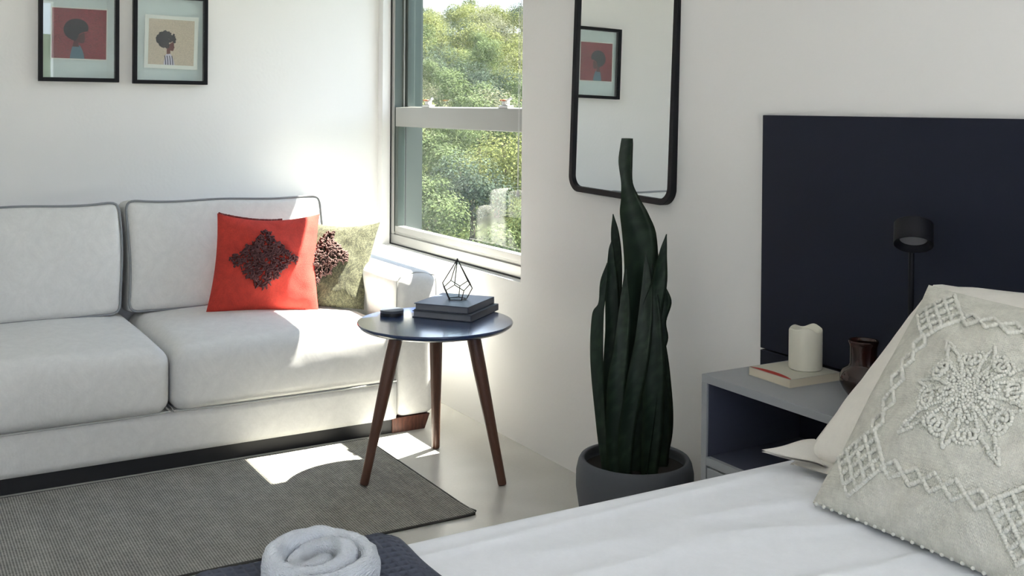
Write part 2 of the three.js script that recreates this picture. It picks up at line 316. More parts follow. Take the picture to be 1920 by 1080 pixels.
// ---------------------------------------------------------------- sofa
{
  const t = thing('sofa', 'pale grey linen two-seat sofa with piped back cushions', 'sofa', [0.91, 0, -4.38]);
  const XL = -0.145, XR = 1.965, SL = 0.035, SR = 1.785, MID = 0.912, F = -3.885, Bk = -4.89;
  partW('base', softBox(SL - 0.005, 0.055, Bk + 0.03, SR + 0.005, 0.205, F, 0.012, 0.03, (v) => { v.z += 0.0015 * fbm(v.x * 4, v.y * 6); }), M.linen, t);
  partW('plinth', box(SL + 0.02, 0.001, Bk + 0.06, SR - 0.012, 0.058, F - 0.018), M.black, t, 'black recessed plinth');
  partW('back_frame', softBox(SL - 0.02, 0.20, Bk + 0.005, SR + 0.02, 0.80, Bk + 0.165, 0.03, 0.035), M.linen, t);
  for (const [a, b, s] of [[SR, XR, 1], [XL, SL, -1]]) {
    const g = softBox(a, 0.056, Bk + 0.01, b, 0.622, F + 0.002, 0.045, 0.016, (v, n, q) => {
      const roll = sstep(0.1, 1, q.sy);
      v.x += (n.x) * 0.006 * roll; v.y += 0.016 * roll * (1 - q.sx * q.sx) + 0.002 * fbm(v.z * 5, v.x * 5, 3);
      if (n.z > 0.5) v.z += 0.006 * (1 - q.sx * q.sx) * (1 - Math.pow(q.sy, 6));
    });
    const arm = partW('arm', g, M.linen, t);
    // seam round the front panel of the arm
    const zf = F + 0.0, r = 0.03, pts = [V(a + 0.004, 0.07, zf - 0.012), V(a + 0.003, 0.35, zf - 0.012), V(a + 0.004, 0.59, zf - 0.012), V(a + 0.020, 0.615, zf - 0.018), V((a + b) / 2, 0.632, zf - 0.018), V(b - 0.020, 0.615, zf - 0.018), V(b - 0.004, 0.59, zf - 0.012), V(b - 0.003, 0.35, zf - 0.012), V(b - 0.004, 0.07, zf - 0.012)];
    partW('seam', tube(pts, 0.0028, false, 60, 5).translate(-0, 0, 0), M.seam, t, 'stitched arm seam');
  }
  // seat cushions
  for (const [a, b, k] of [[SL + 0.004, MID - 0.003, 1], [MID + 0.003, SR - 0.004, 2]]) {
    const g = softBox(a, 0.20, -4.70, b, 0.428, F + 0.012, 0.052, 0.016, (v, n, q) => {
      const cx = 1 - q.sx * q.sx, cz = 1 - q.sz * q.sz;
      if (q.sy > 0) v.y += (0.034 * Math.pow(Math.max(0, cx), 0.6) * (0.45 + 0.55 * Math.max(0, cz)) + 0.004 * fbm(v.x * 3 + k * 5, v.z * 3, 2)) * q.sy;
      if (n.z > 0.2) v.z += 0.014 * Math.max(0, cx) * (1 - q.sy * q.sy) * n.z + 0.003 * fbm(v.x * 5 + k, v.y * 6, 9) * n.z;
    });
    const c = partW('seat_cushion', g, M.linen, t);
    for (const y of [0.214]) {
      const zf = F + 0.012; c.add((() => { const m = new THREE.Mesh(tube([V(a + 0.006, y, -4.3), V(a + 0.005, y, zf - 0.05), V(a + 0.04, y - 0.002, zf + 0.001), V((a + b) / 2, y - 0.004, zf + 0.006), V(b - 0.04, y - 0.002, zf + 0.001), V(b - 0.005, y, zf - 0.05), V(b - 0.006, y, -4.3)], 0.0035, false, 80, 6).translate(-0.91, 0, 4.38), M.seam); m.name = 'piping'; m.castShadow = m.receiveShadow = true; return m; })());
    }
  }
  // back cushions: boxed, with dark piping round the front and the rear panel
  const backCushion = (cx, w, h, d, bottom, zf, lean, turn, slump, k) => {
    const bulge = (x, y) => 0.03 * Math.pow(Math.max(0, (1 - (2 * x / w) ** 2) * (1 - (2 * y / h) ** 2)), 0.6);
    const wob = (x, y, s) => 0.005 * fbm(x * 4 + k * 3.1, y * 4 + s, k, 3);
    const outline = (x, y) => [x + 0.007 * Math.sin(y * 11 + k) * Math.abs(2 * x / w), y + (0.004 * Math.cos(x * 6 + k * 2) + 0.004 * Math.sin(x * 13 + k)) * (y > 0 ? 2 * y / h : 0.3 * Math.abs(2 * y / h)) - slump * (x / w) * Math.max(0, y / h)];
    const g = softBox(-w / 2, -h / 2, -d / 2, w / 2, h / 2, d / 2, 0.03, 0.016, (v, n, q) => {
      const o = outline(v.x, v.y);
      if (Math.abs(n.z) > 0.3) v.z += Math.sign(n.z) * (bulge(v.x, v.y) + wob(v.x, v.y, Math.sign(n.z)));
      v.x = o[0]; v.y = o[1];
    });
    const place = new THREE.Matrix4().makeTranslation(cx, bottom, zf).multiply(new THREE.Matrix4().makeRotationY(turn)).multiply(new THREE.Matrix4().makeRotationX(-lean)).multiply(new THREE.Matrix4().makeTranslation(0, h / 2, -d / 2));
    const c = partW('back_cushion', g.applyMatrix4(place), M.linen, t);
    for (const s of [1, -1]) {
      const pts = [], r = 0.035, A = w / 2 - 0.005, B = h / 2 - 0.005;
      const push = (x, y) => { const o = outline(x, y); pts.push(V(o[0], o[1], s * (d / 2 - 0.004))); };
      const n = 14;
      for (let i = 0; i <= n; i++) push(-A + r + (2 * A - 2 * r) * i / n, B);
      push(A - 0.010, B - 0.010);
      for (let i = 0; i <= n; i++) push(A, B - r - (2 * B - 2 * r) * i / n);
      push(A - 0.010, -B + 0.010);
      for (let i = 0; i <= n; i++) push(A - r - (2 * A - 2 * r) * i / n, -B);
      push(-A + 0.010, -B + 0.010);
      for (let i = 0; i <= n; i++) push(-A, -B + r + (2 * B - 2 * r) * i / n);
      push(-A + 0.010, B - 0.010);
      const pm = new THREE.Mesh(tube(pts, 0.0052, true, 220, 6).applyMatrix4(place).translate(-0.91, 0, 4.38), M.piping); pm.name = 'piping'; pm.userData.label = 'grey piping'; pm.castShadow = pm.receiveShadow = true; c.add(pm);
    }
  };
  backCushion(0.445, 0.86, 0.455, 0.17, 0.447, -4.525, 0.13, 0.035, -0.02, 1);
  backCushion(1.318, 0.845, 0.455, 0.17, 0.447, -4.545, 0.12, -0.01, 0.03, 2);
  // wooden corner feet
  for (const [x, s] of [[SR - 0.012, 1], [SL + 0.012, -1]]) for (const [za, zb] of [[F - 0.17, F - 0.012], [Bk + 0.03, Bk + 0.18]]) {
    const sh = new THREE.Shape([[0, 0], [s * 0.142, 0], [s * 0.165, 0.058], [0, 0.058]].map(([a, b]) => new THREE.Vector2(a, b)));
    const g = new THREE.ExtrudeGeometry(sh, { depth: zb - za, bevelEnabled: false }); g.translate(x, 0, za); partW('leg', g, M.sofaLeg, t, 'brown wooden sofa foot');
  }
}

// ---------------------------------------------------------------- cushions on the sofa
function loops(front, pts, radius, height, seed, tuft, mat) {   // raised loops of yarn at points (u, v) of a pillow
  const R = rng(seed), geos = [];
  for (const [u, v] of pts) {
    const a = R() * 6.28, du = Math.cos(a) * tuft, dv = Math.sin(a) * tuft;
    const p0 = front(u - du, v - dv, 0), p1 = front(u - du * 0.7, v - dv * 0.7, height * (0.7 + 0.5 * R())), p2 = front(u + du * 0.7, v + dv * 0.7, height * (0.7 + 0.5 * R())), p3 = front(u + du, v + dv, 0);
    geos.push(tube([p0, p1, p2, p3], radius * (0.8 + 0.4 * R()), false, 7, 5));
  }
  return mergeGeometries(geos);
}
function medallion(seed, cu, cv, r, n) {                          // diamond flower outline with lobes
  const R = rng(seed), out = [];
  while (out.length < n) {
    const a = R() * Math.PI * 2, q = Math.sqrt(R()), lobe = 0.60 + 0.30 * Math.pow(Math.abs(Math.cos(2 * a)), 1.4) + 0.10 * Math.cos(8 * a);
    if (N3(a * 3, q * 8, seed) > 0.28) continue;
    out.push([cu + Math.cos(a) * q * r * lobe, cv + Math.sin(a) * q * r * lobe]);
  }
  return out;
}
{
  const t = thing('scatter_cushion', 'red wool cushion with a dark looped flower on its front', 'cushion', [1.40, 0.455, -4.33]);
  const p = pillow(V(1.165, 0.452, -4.385), V(1.580, 0.448, -4.205), V(1.655, 0.832, -4.40), V(1.225, 0.850, -4.44), 0.15, { pinch: 0.07, pinchV: 0.15, power: 0.55, wrinkle: 0.012, seed: 3, n: 56 });
  const c = partW('cover', p.geo, M.red, t);
  partW('looped_flower', loops(p.front, medallion(5, 0.47, 0.50, 0.34, 620), 0.0032, 0.009, 9, 0.018), M.redLoop, t, 'dark maroon yarn loops');
  const edge = []; const R = rng(4);
  for (let i = 0; i < 46; i++) { const u = 0.02 + 0.60 * i / 45, q = p.front(u, 0.9985, 0.0); const s = new THREE.IcosahedronGeometry(0.0030 + 0.0015 * R(), 1); s.translate(q.x, q.y + 0.003, q.z); edge.push(s); }
  partW('beaded_edge', mergeGeometries(edge), std(lin(0.20, 0.03, 0.03), 0.9), t, 'dark red bobbles along the top edge').userData.kind = 'stuff';
}
{
  const t = thing('scatter_cushion', 'olive green wool cushion tucked behind the red one against the sofa arm', 'cushion', [1.70, 0.455, -4.33]);
  const p = pillow(V(1.42, 0.455, -4.40), V(1.762, 0.448, -4.165), V(1.905, 0.790, -4.33), V(1.62, 0.80, -4.46), 0.14, { pinch: 0.08, pinchV: 0.14, power: 0.55, wrinkle: 0.016, seed: 8, n: 56 });
  partW('cover', p.geo, M.olive, t);
  partW('looped_flower', loops(p.front, medallion(15, 0.42, 0.52, 0.36, 420), 0.0028, 0.013, 19, 0.02), M.oliveLoop, t, 'brown yarn loops');
}

// ---------------------------------------------------------------- rug
{
  const t = thing('rug', 'flat-woven grey ribbed rug on the concrete floor', 'rug', [0.5, 0, -3.4]);
  const x0 = -1.35, x1 = 1.649, z0 = -3.862, z1 = -2.986, h = (x, z) => 0.007 + 0.0012 * fbm(x * 3, z * 4, 5) + 0.004 * sstep(0.04, 0, x1 - x) * sstep(0.15, 0, z1 - z);
  const nx = 90, nz = 40;
  const top = sheet(nx, nz, (u, v) => { const x = x0 + (x1 - x0) * u, z = z1 + (z0 - z1) * v; return V(x, h(x, z), z); }, (u, v) => [x0 + (x1 - x0) * u, (z1 + (z0 - z1) * v)]);
  partW('weave', top, M.rug, t);
  const skirt = []; const ring = [];
  for (let i = 0; i <= nx; i++) ring.push([x0 + (x1 - x0) * i / nx, z1]);
  for (let i = 0; i <= nz; i++) ring.push([x1, z1 + (z0 - z1) * i / nz]);
  for (let i = 0; i <= nx; i++) ring.push([x1 + (x0 - x1) * i / nx, z0]);
  for (let i = 0; i < nz; i++) ring.push([x0, z0 + (z1 - z0) * i / nz]);
  partW('bound_edge', mergeGeometries([tube(ring.filter((_, i) => i % 3 === 0).map(([x, z]) => V(x, Math.max(0.0042, h(x, z) - 0.0035), z)), 0.0042, true, 260, 6),
    sheet(ring.length, 1, (u, v) => { const [x, z] = ring[Math.round(u * ring.length) % ring.length]; return V(x, v * h(x, z), z); })].map((g) => g)), M.rugEdge, t, 'dark bound rug edge');
}

// ---------------------------------------------------------------- side table and what is on it
const TX = 1.712, TZ = -3.404, TY = 0.54;
{
  const t = thing('side_table', 'round dark navy side table with three splayed walnut legs', 'table', [TX, 0, TZ]);
  const top = lathe([[0, 0.519], [0.250, 0.519], [0.262, 0.521], [0.2735, 0.530], [0.2755, 0.536], [0.2735, 0.5395], [0.270, 0.54], [0, 0.54]], 96);
  part('table_top', top, M.navyLacquer, t);
  const cl = part('leg_mount', new THREE.CylinderGeometry(0.19, 0.19, 0.016, 40).translate(0, 0.512, 0), M.navyEdge, t);
  for (const [fx, fz] of [[-0.276, 0.018], [0.129, -0.245], [0.147, 0.228]]) {
    const foot = V(fx, fx < -0.2 ? 0.0085 : 0.0, fz), head = V(fx * 0.56, 0.506, fz * 0.56), d = head.clone().sub(foot);
    const pts = [[0, 0], [0.0135, 0.001], [0.0150, 0.006], [0.0165, 0.12], [0.0235, 0.40], [0.0245, 0.50], [0.024, 1.0]].map(([r, k], i) => [r, i < 3 ? k : k === 1 ? d.length() : k]);
    const g = lathe(pts, 24); g.applyQuaternion(new THREE.Quaternion().setFromUnitVectors(V(0, 1, 0), d.clone().normalize())); g.translate(foot.x, foot.y + 0.001, foot.z);
    part('leg', g, M.walnut, t);
  }
}
function bookOnTable(name, label, [cx, y, cz], turn, w, d, th, cover, pages, spineSide = -1) {
  const t = thing(name, label, 'book', [cx, y, cz]); t.rotation.y = turn;
  const c = 0.0028;
  part('cover', mergeGeometries([rbox(-w / 2, 0, -d / 2, w / 2, c, d / 2, 0.0012), rbox(-w / 2, th - c, -d / 2, w / 2, th, d / 2, 0.0012), rbox(spineSide * w / 2 - (spineSide > 0 ? c : 0), 0, -d / 2, spineSide * w / 2 + (spineSide < 0 ? c : 0), th, d / 2, 0.0012)]), cover, t);
  part('pages', box(-w / 2 + (spineSide < 0 ? c : 0.005), c, -d / 2 + 0.005, w / 2 - (spineSide > 0 ? c : 0.005), th - c, d / 2 - 0.005), pages, t);
  return t;
}
{
  // bookshape: long axis follows the camera-near edge seen in the photograph
  const turn = -Math.atan2(0.171, 0.131);
  bookOnTable('book', 'dark blue hardback lying lowest on the round table', [1.838, TY + 0.0005, -3.486], turn, 0.232, 0.252, 0.024, M.bookGrey, M.pagesGrey, 1);
  bookOnTable('book', 'dark navy hardback on top of the other, under the glass terrarium', [1.836, TY + 0.025, -3.493], turn, 0.214, 0.238, 0.025, M.bookBlue, M.pagesGrey, 1);
}
{
  const t = thing('coaster_tin', 'small round dark grey tin at the left of the round table', 'tin', [1.622, TY, -3.575]);
  part('base', lathe([[0, 0], [0.0415, 0], [0.0425, 0.001], [0.0425, 0.009], [0.040, 0.010], [0, 0.010]], 48), M.black, t);
  part('lid', lathe([[0, 0.0105], [0.0420, 0.0105], [0.0430, 0.0115], [0.0430, 0.019], [0.0415, 0.0205], [0, 0.0205]], 48), M.bookGrey, t);
}
{
  const y0 = TY + 0.0505, t = thing('geometric_terrarium', 'small teardrop glass terrarium with thin black edges standing on books', 'terrarium', [1.845, y0, -3.492]);
  const B = [], L = [], U = [], ph = 0.35;
  for (let i = 0; i < 5; i++) {
    const a = ph + i * 2 * Math.PI / 5, b = a + Math.PI / 5;
    B.push(V(Math.cos(a) * 0.036, 0.0025, Math.sin(a) * 0.036)); L.push(V(Math.cos(a) * 0.056, 0.040, Math.sin(a) * 0.056)); U.push(V(Math.cos(b) * 0.054, 0.062, Math.sin(b) * 0.054));
  }
  const A = V(0, 0.148, 0), es = [], tri = [];
  for (let i = 0; i < 5; i++) {
    const j = (i + 1) % 5;
    es.push([B[i], B[j]], [B[i], L[i]], [L[i], U[i]], [U[i], L[j]], [U[i], A]);
    tri.push([B[i], B[j], L[j]], [B[i], L[j], U[i]], [B[i], U[i], L[i]], [U[i], L[j], A], [L[j], U[j], A]);
  }
  part('edge_frame', mergeGeometries([...es.map(([a, b]) => bar(a, b, 0.0019, 6)), new THREE.SphereGeometry(0.003, 10, 8).translate(0, 0.148, 0)]), M.black, t);
  const faces = [];
  for (let i = 0; i < 5; i++) { const j = (i + 1) % 5; faces.push([[B[i], B[j], L[j], U[i], L[i]]], [[L[j], U[j], A, U[i]]]); }
  for (const [f] of faces) {
    const pos = [], ix = []; f.forEach((p) => pos.push(p.x * 0.985, p.y, p.z * 0.985)); for (let k = 1; k < f.length - 1; k++) ix.push(0, k, k + 1);
    const g = new THREE.BufferGeometry(); g.setAttribute('position', new THREE.Float32BufferAttribute(pos, 3)); g.setAttribute('uv', new THREE.Float32BufferAttribute(new Array(f.length * 2).fill(0), 2)); g.setIndex(ix); g.computeVertexNormals();
    part('pane', g, M.ledGlass, t);
  }
}

// ---------------------------------------------------------------- framed prints
function canvasTex(w, h, draw) { const c = document.createElement('canvas'); c.width = w; c.height = h; draw(c.getContext('2d'), w, h); const t = new THREE.CanvasTexture(c); t.colorSpace = THREE.SRGBColorSpace; return t; }
function woven(g, w, h, base, amp, seed) {
  const R = rng(seed);
  for (let y = 0; y < h; y += 3) for (let x = 0; x < w; x += 9) { const k = 1 + amp * (R() - 0.5); g.fillStyle = `rgb(${base.map((q) => Math.round(clamp(q * k, 0, 255))).join(',')})`; g.fillRect(x + R() * 5, y, 10, 3); }
}
const printRed = canvasTex(512, 512, (g, w, h) => {
  g.fillStyle = '#82383e'; g.fillRect(0, 0, w, h); woven(g, w, h, [132, 56, 62], 0.38, 2);
  g.fillStyle = '#5d7684'; g.beginPath(); g.moveTo(168, 512); g.quadraticCurveTo(178, 420, 196, 378); g.lineTo(262, 376); g.quadraticCurveTo(300, 440, 304, 512); g.fill();
  g.fillStyle = '#4c1d22'; g.beginPath(); g.moveTo(192, 390); g.quadraticCurveTo(206, 330, 206, 300); g.lineTo(300, 240); g.quadraticCurveTo(310, 270, 305, 286); g.lineTo(313, 308); g.lineTo(304, 314); g.quadraticCurveTo(308, 350, 286, 352); g.quadraticCurveTo(262, 352, 252, 342); g.quadraticCurveTo(240, 372, 258, 390); g.fill();
  g.fillStyle = '#161520'; g.beginPath(); g.moveTo(222, 330); g.bezierCurveTo(120, 312, 92, 230, 116, 178); g.bezierCurveTo(140, 106, 230, 90, 280, 114); g.bezierCurveTo(330, 130, 352, 190, 334, 226); g.bezierCurveTo(300, 234, 268, 246, 252, 262); g.bezierCurveTo(240, 290, 236, 312, 222, 330); g.fill();
});
const printBeige = canvasTex(512, 512, (g, w, h) => {
  g.fillStyle = '#c4b19c'; g.fillRect(0, 0, w, h); woven(g, w, h, [198, 180, 160], 0.14, 6);
  g.fillStyle = '#c9c2cf'; g.beginPath(); g.moveTo(172, 512); g.quadraticCurveTo(182, 420, 204, 386); g.lineTo(240, 382); g.quadraticCurveTo(286, 430, 296, 512); g.fill();
  g.strokeStyle = '#2b2740'; g.lineWidth = 9; for (const x of [196, 222, 250, 276]) { g.beginPath(); g.moveTo(x, 512); g.quadraticCurveTo(x - 2, 450, x - 14, 408); g.stroke(); }
  g.fillStyle = '#5e2a24'; g.beginPath(); g.moveTo(204, 392); g.lineTo(204, 300); g.lineTo(276, 246); g.quadraticCurveTo(288, 274, 283, 290); g.lineTo(292, 318); g.lineTo(283, 324); g.quadraticCurveTo(284, 352, 266, 354); g.lineTo(244, 348); g.lineTo(246, 384); g.fill();
  g.fillStyle = '#17141a'; const R = rng(12);
  for (let i = 0; i < 260; i++) { const a = R() * 6.283, q = Math.sqrt(R()); const x = 196 + Math.cos(a) * q * 104 , y = 226 + Math.sin(a) * q * 92; if (x > 232 && y > 250) continue; g.beginPath(); g.arc(x, y, 9 + 6 * R(), 0, 6.283); g.fill(); }
});
function framed(label, [x0, x1, y0, y1], pr, tex0, border, tilt, inner) {
  const cx = (x0 + x1) / 2, cy = (y0 + y1) / 2, w = x1 - x0, h = y1 - y0, d = 0.032;
  const t = thing('picture_frame', label, 'picture', [cx, cy, BZ + 0.001], 'floating frames above the sofa'); t.rotation.z = tilt;
  const b = 0.0165;
  part('frame', mergeGeometries([rbox(-w / 2, -h / 2, 0, -w / 2 + b, h / 2, d, 0.0015), rbox(w / 2 - b, -h / 2, 0, w / 2, h / 2, d, 0.0015), rbox(-w / 2 + b, -h / 2, 0, w / 2 - b, -h / 2 + b, d, 0.0015), rbox(-w / 2 + b, h / 2 - b, 0, w / 2 - b, h / 2, d, 0.0015)]), M.blackMetal, t);
  part('rear_glass', box(-w / 2 + b, -h / 2 + b, 0.010, w / 2 - b, h / 2 - b, 0.012), M.framePane, t, 'rear pane of the floating frame');
  part('front_glass', box(-w / 2 + b, -h / 2 + b, 0.0235, w / 2 - b, h / 2 - b, 0.0255), M.framePane, t, 'front pane of the floating frame');
  const [px0, px1, py0, py1, rot] = pr, pw = px1 - px0, ph = py1 - py0;
  const card = part('print_card', new THREE.BoxGeometry(pw, ph, 0.0016), M.card, t, 'white bordered card'); card.position.set((px0 + px1) / 2 - cx, (py0 + py1) / 2 - cy, 0.0145); card.rotation.z = rot;
  const img = part('printed_image', new THREE.BoxGeometry(pw - 2 * border, ph - 2 * border, 0.0006), std(0xffffff, 0.9, { map: tex0 }), card, inner); img.position.z = 0.0011;
  return t;
}
framed('black frame with a dark-haired profile on a red ground', [0.598, 0.919, 1.391, 1.785], [0.645, 0.873, 1.484, 1.706, -0.008], printRed, 0.005, -0.001, 'profile of a woman with a dark bob on red');
framed('black frame with an afro-haired profile on a beige ground', [0.978, 1.300, 1.387, 1.781], [1.027, 1.259, 1.455, 1.690, -0.02], printBeige, 0.017, -0.003, 'profile of a woman with round dark hair on beige');

// ---------------------------------------------------------------- wall mirror
{
  const n = V(-1, 0.016, 0.012).normalize(), t = thing('wall_mirror', 'tall wall mirror with rounded corners and a thin black frame', 'mirror', [2.128, 1.000, -2.890]);
  const upv = V(0, 1, 0).addScaledVector(n, -n.y).normalize(), rx = upv.clone().cross(n).normalize();
  const spin = new THREE.Quaternion().setFromAxisAngle(n, -0.022);
  t.quaternion.setFromRotationMatrix(new THREE.Matrix4().makeBasis(rx, upv, n)).premultiply(spin);
  const w = 0.557, h = 1.25, r = 0.055, fr = 0.017;
  const rr = (S, a, b, c, d, q) => { S.moveTo(a + q, b); S.lineTo(c - q, b); S.absarc(c - q, b + q, q, -Math.PI / 2, 0); S.lineTo(c, d - q); S.absarc(c - q, d - q, q, 0, Math.PI / 2); S.lineTo(a + q, d); S.absarc(a + q, d - q, q, Math.PI / 2, Math.PI); S.lineTo(a, b + q); S.absarc(a + q, b + q, q, Math.PI, Math.PI * 1.5); return S; };
  const s = rr(new THREE.Shape(), -w / 2, 0, w / 2, h, r), hole = rr(new THREE.Path(), -w / 2 + fr, fr, w / 2 - fr, h - fr, r - fr * 0.8); s.holes.push(hole);
  part('frame', new THREE.ExtrudeGeometry(s, { depth: 0.022, bevelEnabled: true, bevelSize: 0.0012, bevelThickness: 0.0012, bevelSegments: 1, curveSegments: 12 }).translate(0, 0, -0.013), M.blackMetal, t);
  const gs = rr(new THREE.Shape(), -w / 2 + fr - 0.003, fr - 0.003, w / 2 - fr + 0.003, h - fr + 0.003, r - fr * 0.8);
  part('mirror_glass', new THREE.ExtrudeGeometry(gs, { depth: 0.004, bevelEnabled: false, curveSegments: 12 }).translate(0, 0, -0.003), M.mirror, t);
}

// ---------------------------------------------------------------- potted plant
{
  const t = thing('potted_snake_plant', 'tall dark snake plant in a round charcoal pot below the mirror', 'plant', [1.905, 0, -2.495]);
  part('pot', lathe([[0, 0], [0.105, 0], [0.118, 0.006], [0.140, 0.06], [0.160, 0.13], [0.1705, 0.20], [0.1700, 0.245], [0.1640, 0.272], [0.1580, 0.283], [0.1500, 0.2845], [0.1450, 0.279], [0.1500, 0.262], [0.150, 0.24], [0, 0.24]], 72), M.pot, t);
  const soil = new THREE.CylinderGeometry(0.1485, 0.1485, 0.012, 40, 1).translate(0, 0.246, 0); part('soil', soil, M.soil, t);
  const ax = V(Math.cos(0.53584), 0, Math.sin(0.53584)), dp = V(-Math.sin(0.53584), 0, Math.cos(0.53584));   // across and towards the viewer
  const k = 0.00154;
  // [u, v, half width px, depth m] from base to tip, px measured from the pot's rim centre
  const blades = [
    [[[-20, -10, 20, 0.03], [-8, 90, 24, 0.02], [-2, 200, 29, 0.01], [8, 340, 33, 0.0], [4, 420, 33, 0], [-6, 462, 27, 0.0], [-14, 494, 17, 0.0], [-20, 522, 11, 0.0], [-23, 560, 13, 0.0], [-21, 590, 12, 0], [-20, 604, 10.5, 0]], 1],
    [[[-58, -15, 6, 0.04], [-66, 70, 10, 0.045], [-76, 190, 12, 0.05], [-75, 275, 11, 0.05], [-68, 300, 6, 0.05], [-64, 340, 7, 0.05], [-58, 374, 1, 0.05]], 1],
    [[[-40, -10, 16, -0.02], [-44, 150, 16, -0.02], [-42, 240, 15, -0.025], [-44, 320, 13, -0.03], [-46, 385, 6, -0.03], [-45, 410, 1, -0.03]], 0],
    [[[-30, -10, 14, -0.05], [-36, 250, 12, -0.05], [-34, 360, 10, -0.05], [-38, 420, 8, -0.05], [-42, 458, 1, -0.05]], 0],
    [[[0, -12, 18, 0.06], [14, 120, 20, 0.06], [22, 230, 16, 0.055], [26, 290, 19, 0.05], [38, 340, 15, 0.05], [45, 395, 7, 0.05], [51, 428, 1, 0.05]], 1],
    [[[44, -12, 18, 0.02], [48, 90, 19, 0.02], [42, 160, 13, 0.02], [40, 205, 14, 0.02], [46, 232, 13, 0.02], [44, 262, 11, 0.02], [50, 300, 14, 0.02], [44, 330, 8, 0.02], [40, 350, 2, 0.02]], 1],
    [[[10, -10, 10, -0.06], [18, 250, 9, -0.06], [14, 400, 6, -0.06], [11, 450, 4, -0.06], [10, 482, 1, -0.06]], 0],
    [[[24, -10, 12, -0.05], [28, 200, 12, -0.05], [27, 330, 9, -0.05], [25, 390, 6, -0.05], [26, 424, 1, -0.05]], 0],
    [[[-44, -20, 12, 0.08], [-42, 60, 18, 0.08], [-40, 150, 18, 0.07], [-32, 215, 14, 0.06], [-24, 290, 10, 0.035], [-22, 360, 2, 0.02]], 1],
    [[[-24, -24, 10, 0.09], [-22, 70, 16, 0.09], [-6, 160, 17, 0.085], [8, 240, 15, 0.075], [16, 330, 10, 0.05], [14, 395, 1, 0.03]], 1],
    [[[20, -20, 16, 0.08], [26, 80, 20, 0.08], [28, 170, 20, 0.075], [30, 250, 14, 0.065], [27, 330, 8, 0.04], [26, 372, 1, 0.03]], 1],
    [[[52, -10, 12, -0.03], [56, 60, 18, -0.03], [52, 150, 16, -0.03], [50, 220, 8, -0.03], [49, 252, 1, -0.03]], 0],
  ];
  const R = rng(33);
  blades.forEach(([pts, front], bi) => {
    const curve = new THREE.CatmullRomCurve3(pts.map(([u, v, hw, d]) => V(u * k, 0.28 + v * k, d)), false, 'catmullrom', 0.5), hwC = new THREE.CatmullRomCurve3(pts.map(([, , hw], i) => V(i, hw * k, 0)), false, 'catmullrom', 0.4);
    const n = 46, m = 10, pos = [], ix = [], col = [], uv = [], ph = R() * 6, cup = 0.16 + 0.18 * R(), tw = (R() - 0.5) * 0.5;
    for (let i = 0; i <= n; i++) {
      const s = i / n, c = curve.getPoint(s), hw = Math.max(0.0008, hwC.getPoint(s).y), th = 0.0028;
      const turn = tw + 0.25 * Math.sin(s * 5 + ph);
      for (let j = 0; j <= m; j++) {                     // closed section: front edge to edge, then back
        const q = j / m * 2, f = q <= 1 ? 1 : -1, e = q <= 1 ? -1 + 2 * q : 3 - 2 * q;
        const x = e * hw, z = cup * hw * (e * e - 0.4) * 1.6 + f * th * (1 - e * e) + 0.10 * hw * Math.sin(s * 22 + ph) * e;
        const p = V(0, c.y, 0).addScaledVector(ax, c.x + x * Math.cos(turn * 0.5)).addScaledVector(dp, c.z + z + x * Math.sin(turn));
        p.y += 0.0;
        pos.push(p.x, p.y, p.z); uv.push(e, s);
        const band = sstep(0.05, 0.35, N3(e * 1.2 + bi, c.y * 55, bi * 3) + 0.35 * N3(e * 3, c.y * 140, bi)), edgeY = Math.abs(e) > 0.93 ? 0.4 : 0;
        const A = [0.005, 0.013, 0.007], Bc = [0.013, 0.029, 0.015], E = [0.022, 0.032, 0.013];
        for (let q2 = 0; q2 < 3; q2++) { const b0 = A[q2] + (Bc[q2] - A[q2]) * band; col.push(b0 + (E[q2] - b0) * edgeY); }
        if (i < n && j < m) { const a = i * (m + 1) + j, b = a + 1, c2 = a + m + 1, d2 = c2 + 1; ix.push(a, b, d2, a, d2, c2); }
      }
    }
    const g = new THREE.BufferGeometry(); g.setAttribute('position', new THREE.Float32BufferAttribute(pos, 3)); g.setAttribute('uv', new THREE.Float32BufferAttribute(uv, 2)); g.setAttribute('color', new THREE.Float32BufferAttribute(col, 3)); g.setIndex(ix); g.computeVertexNormals();
    part('leaf', g, M.leaf, t);
  });
}

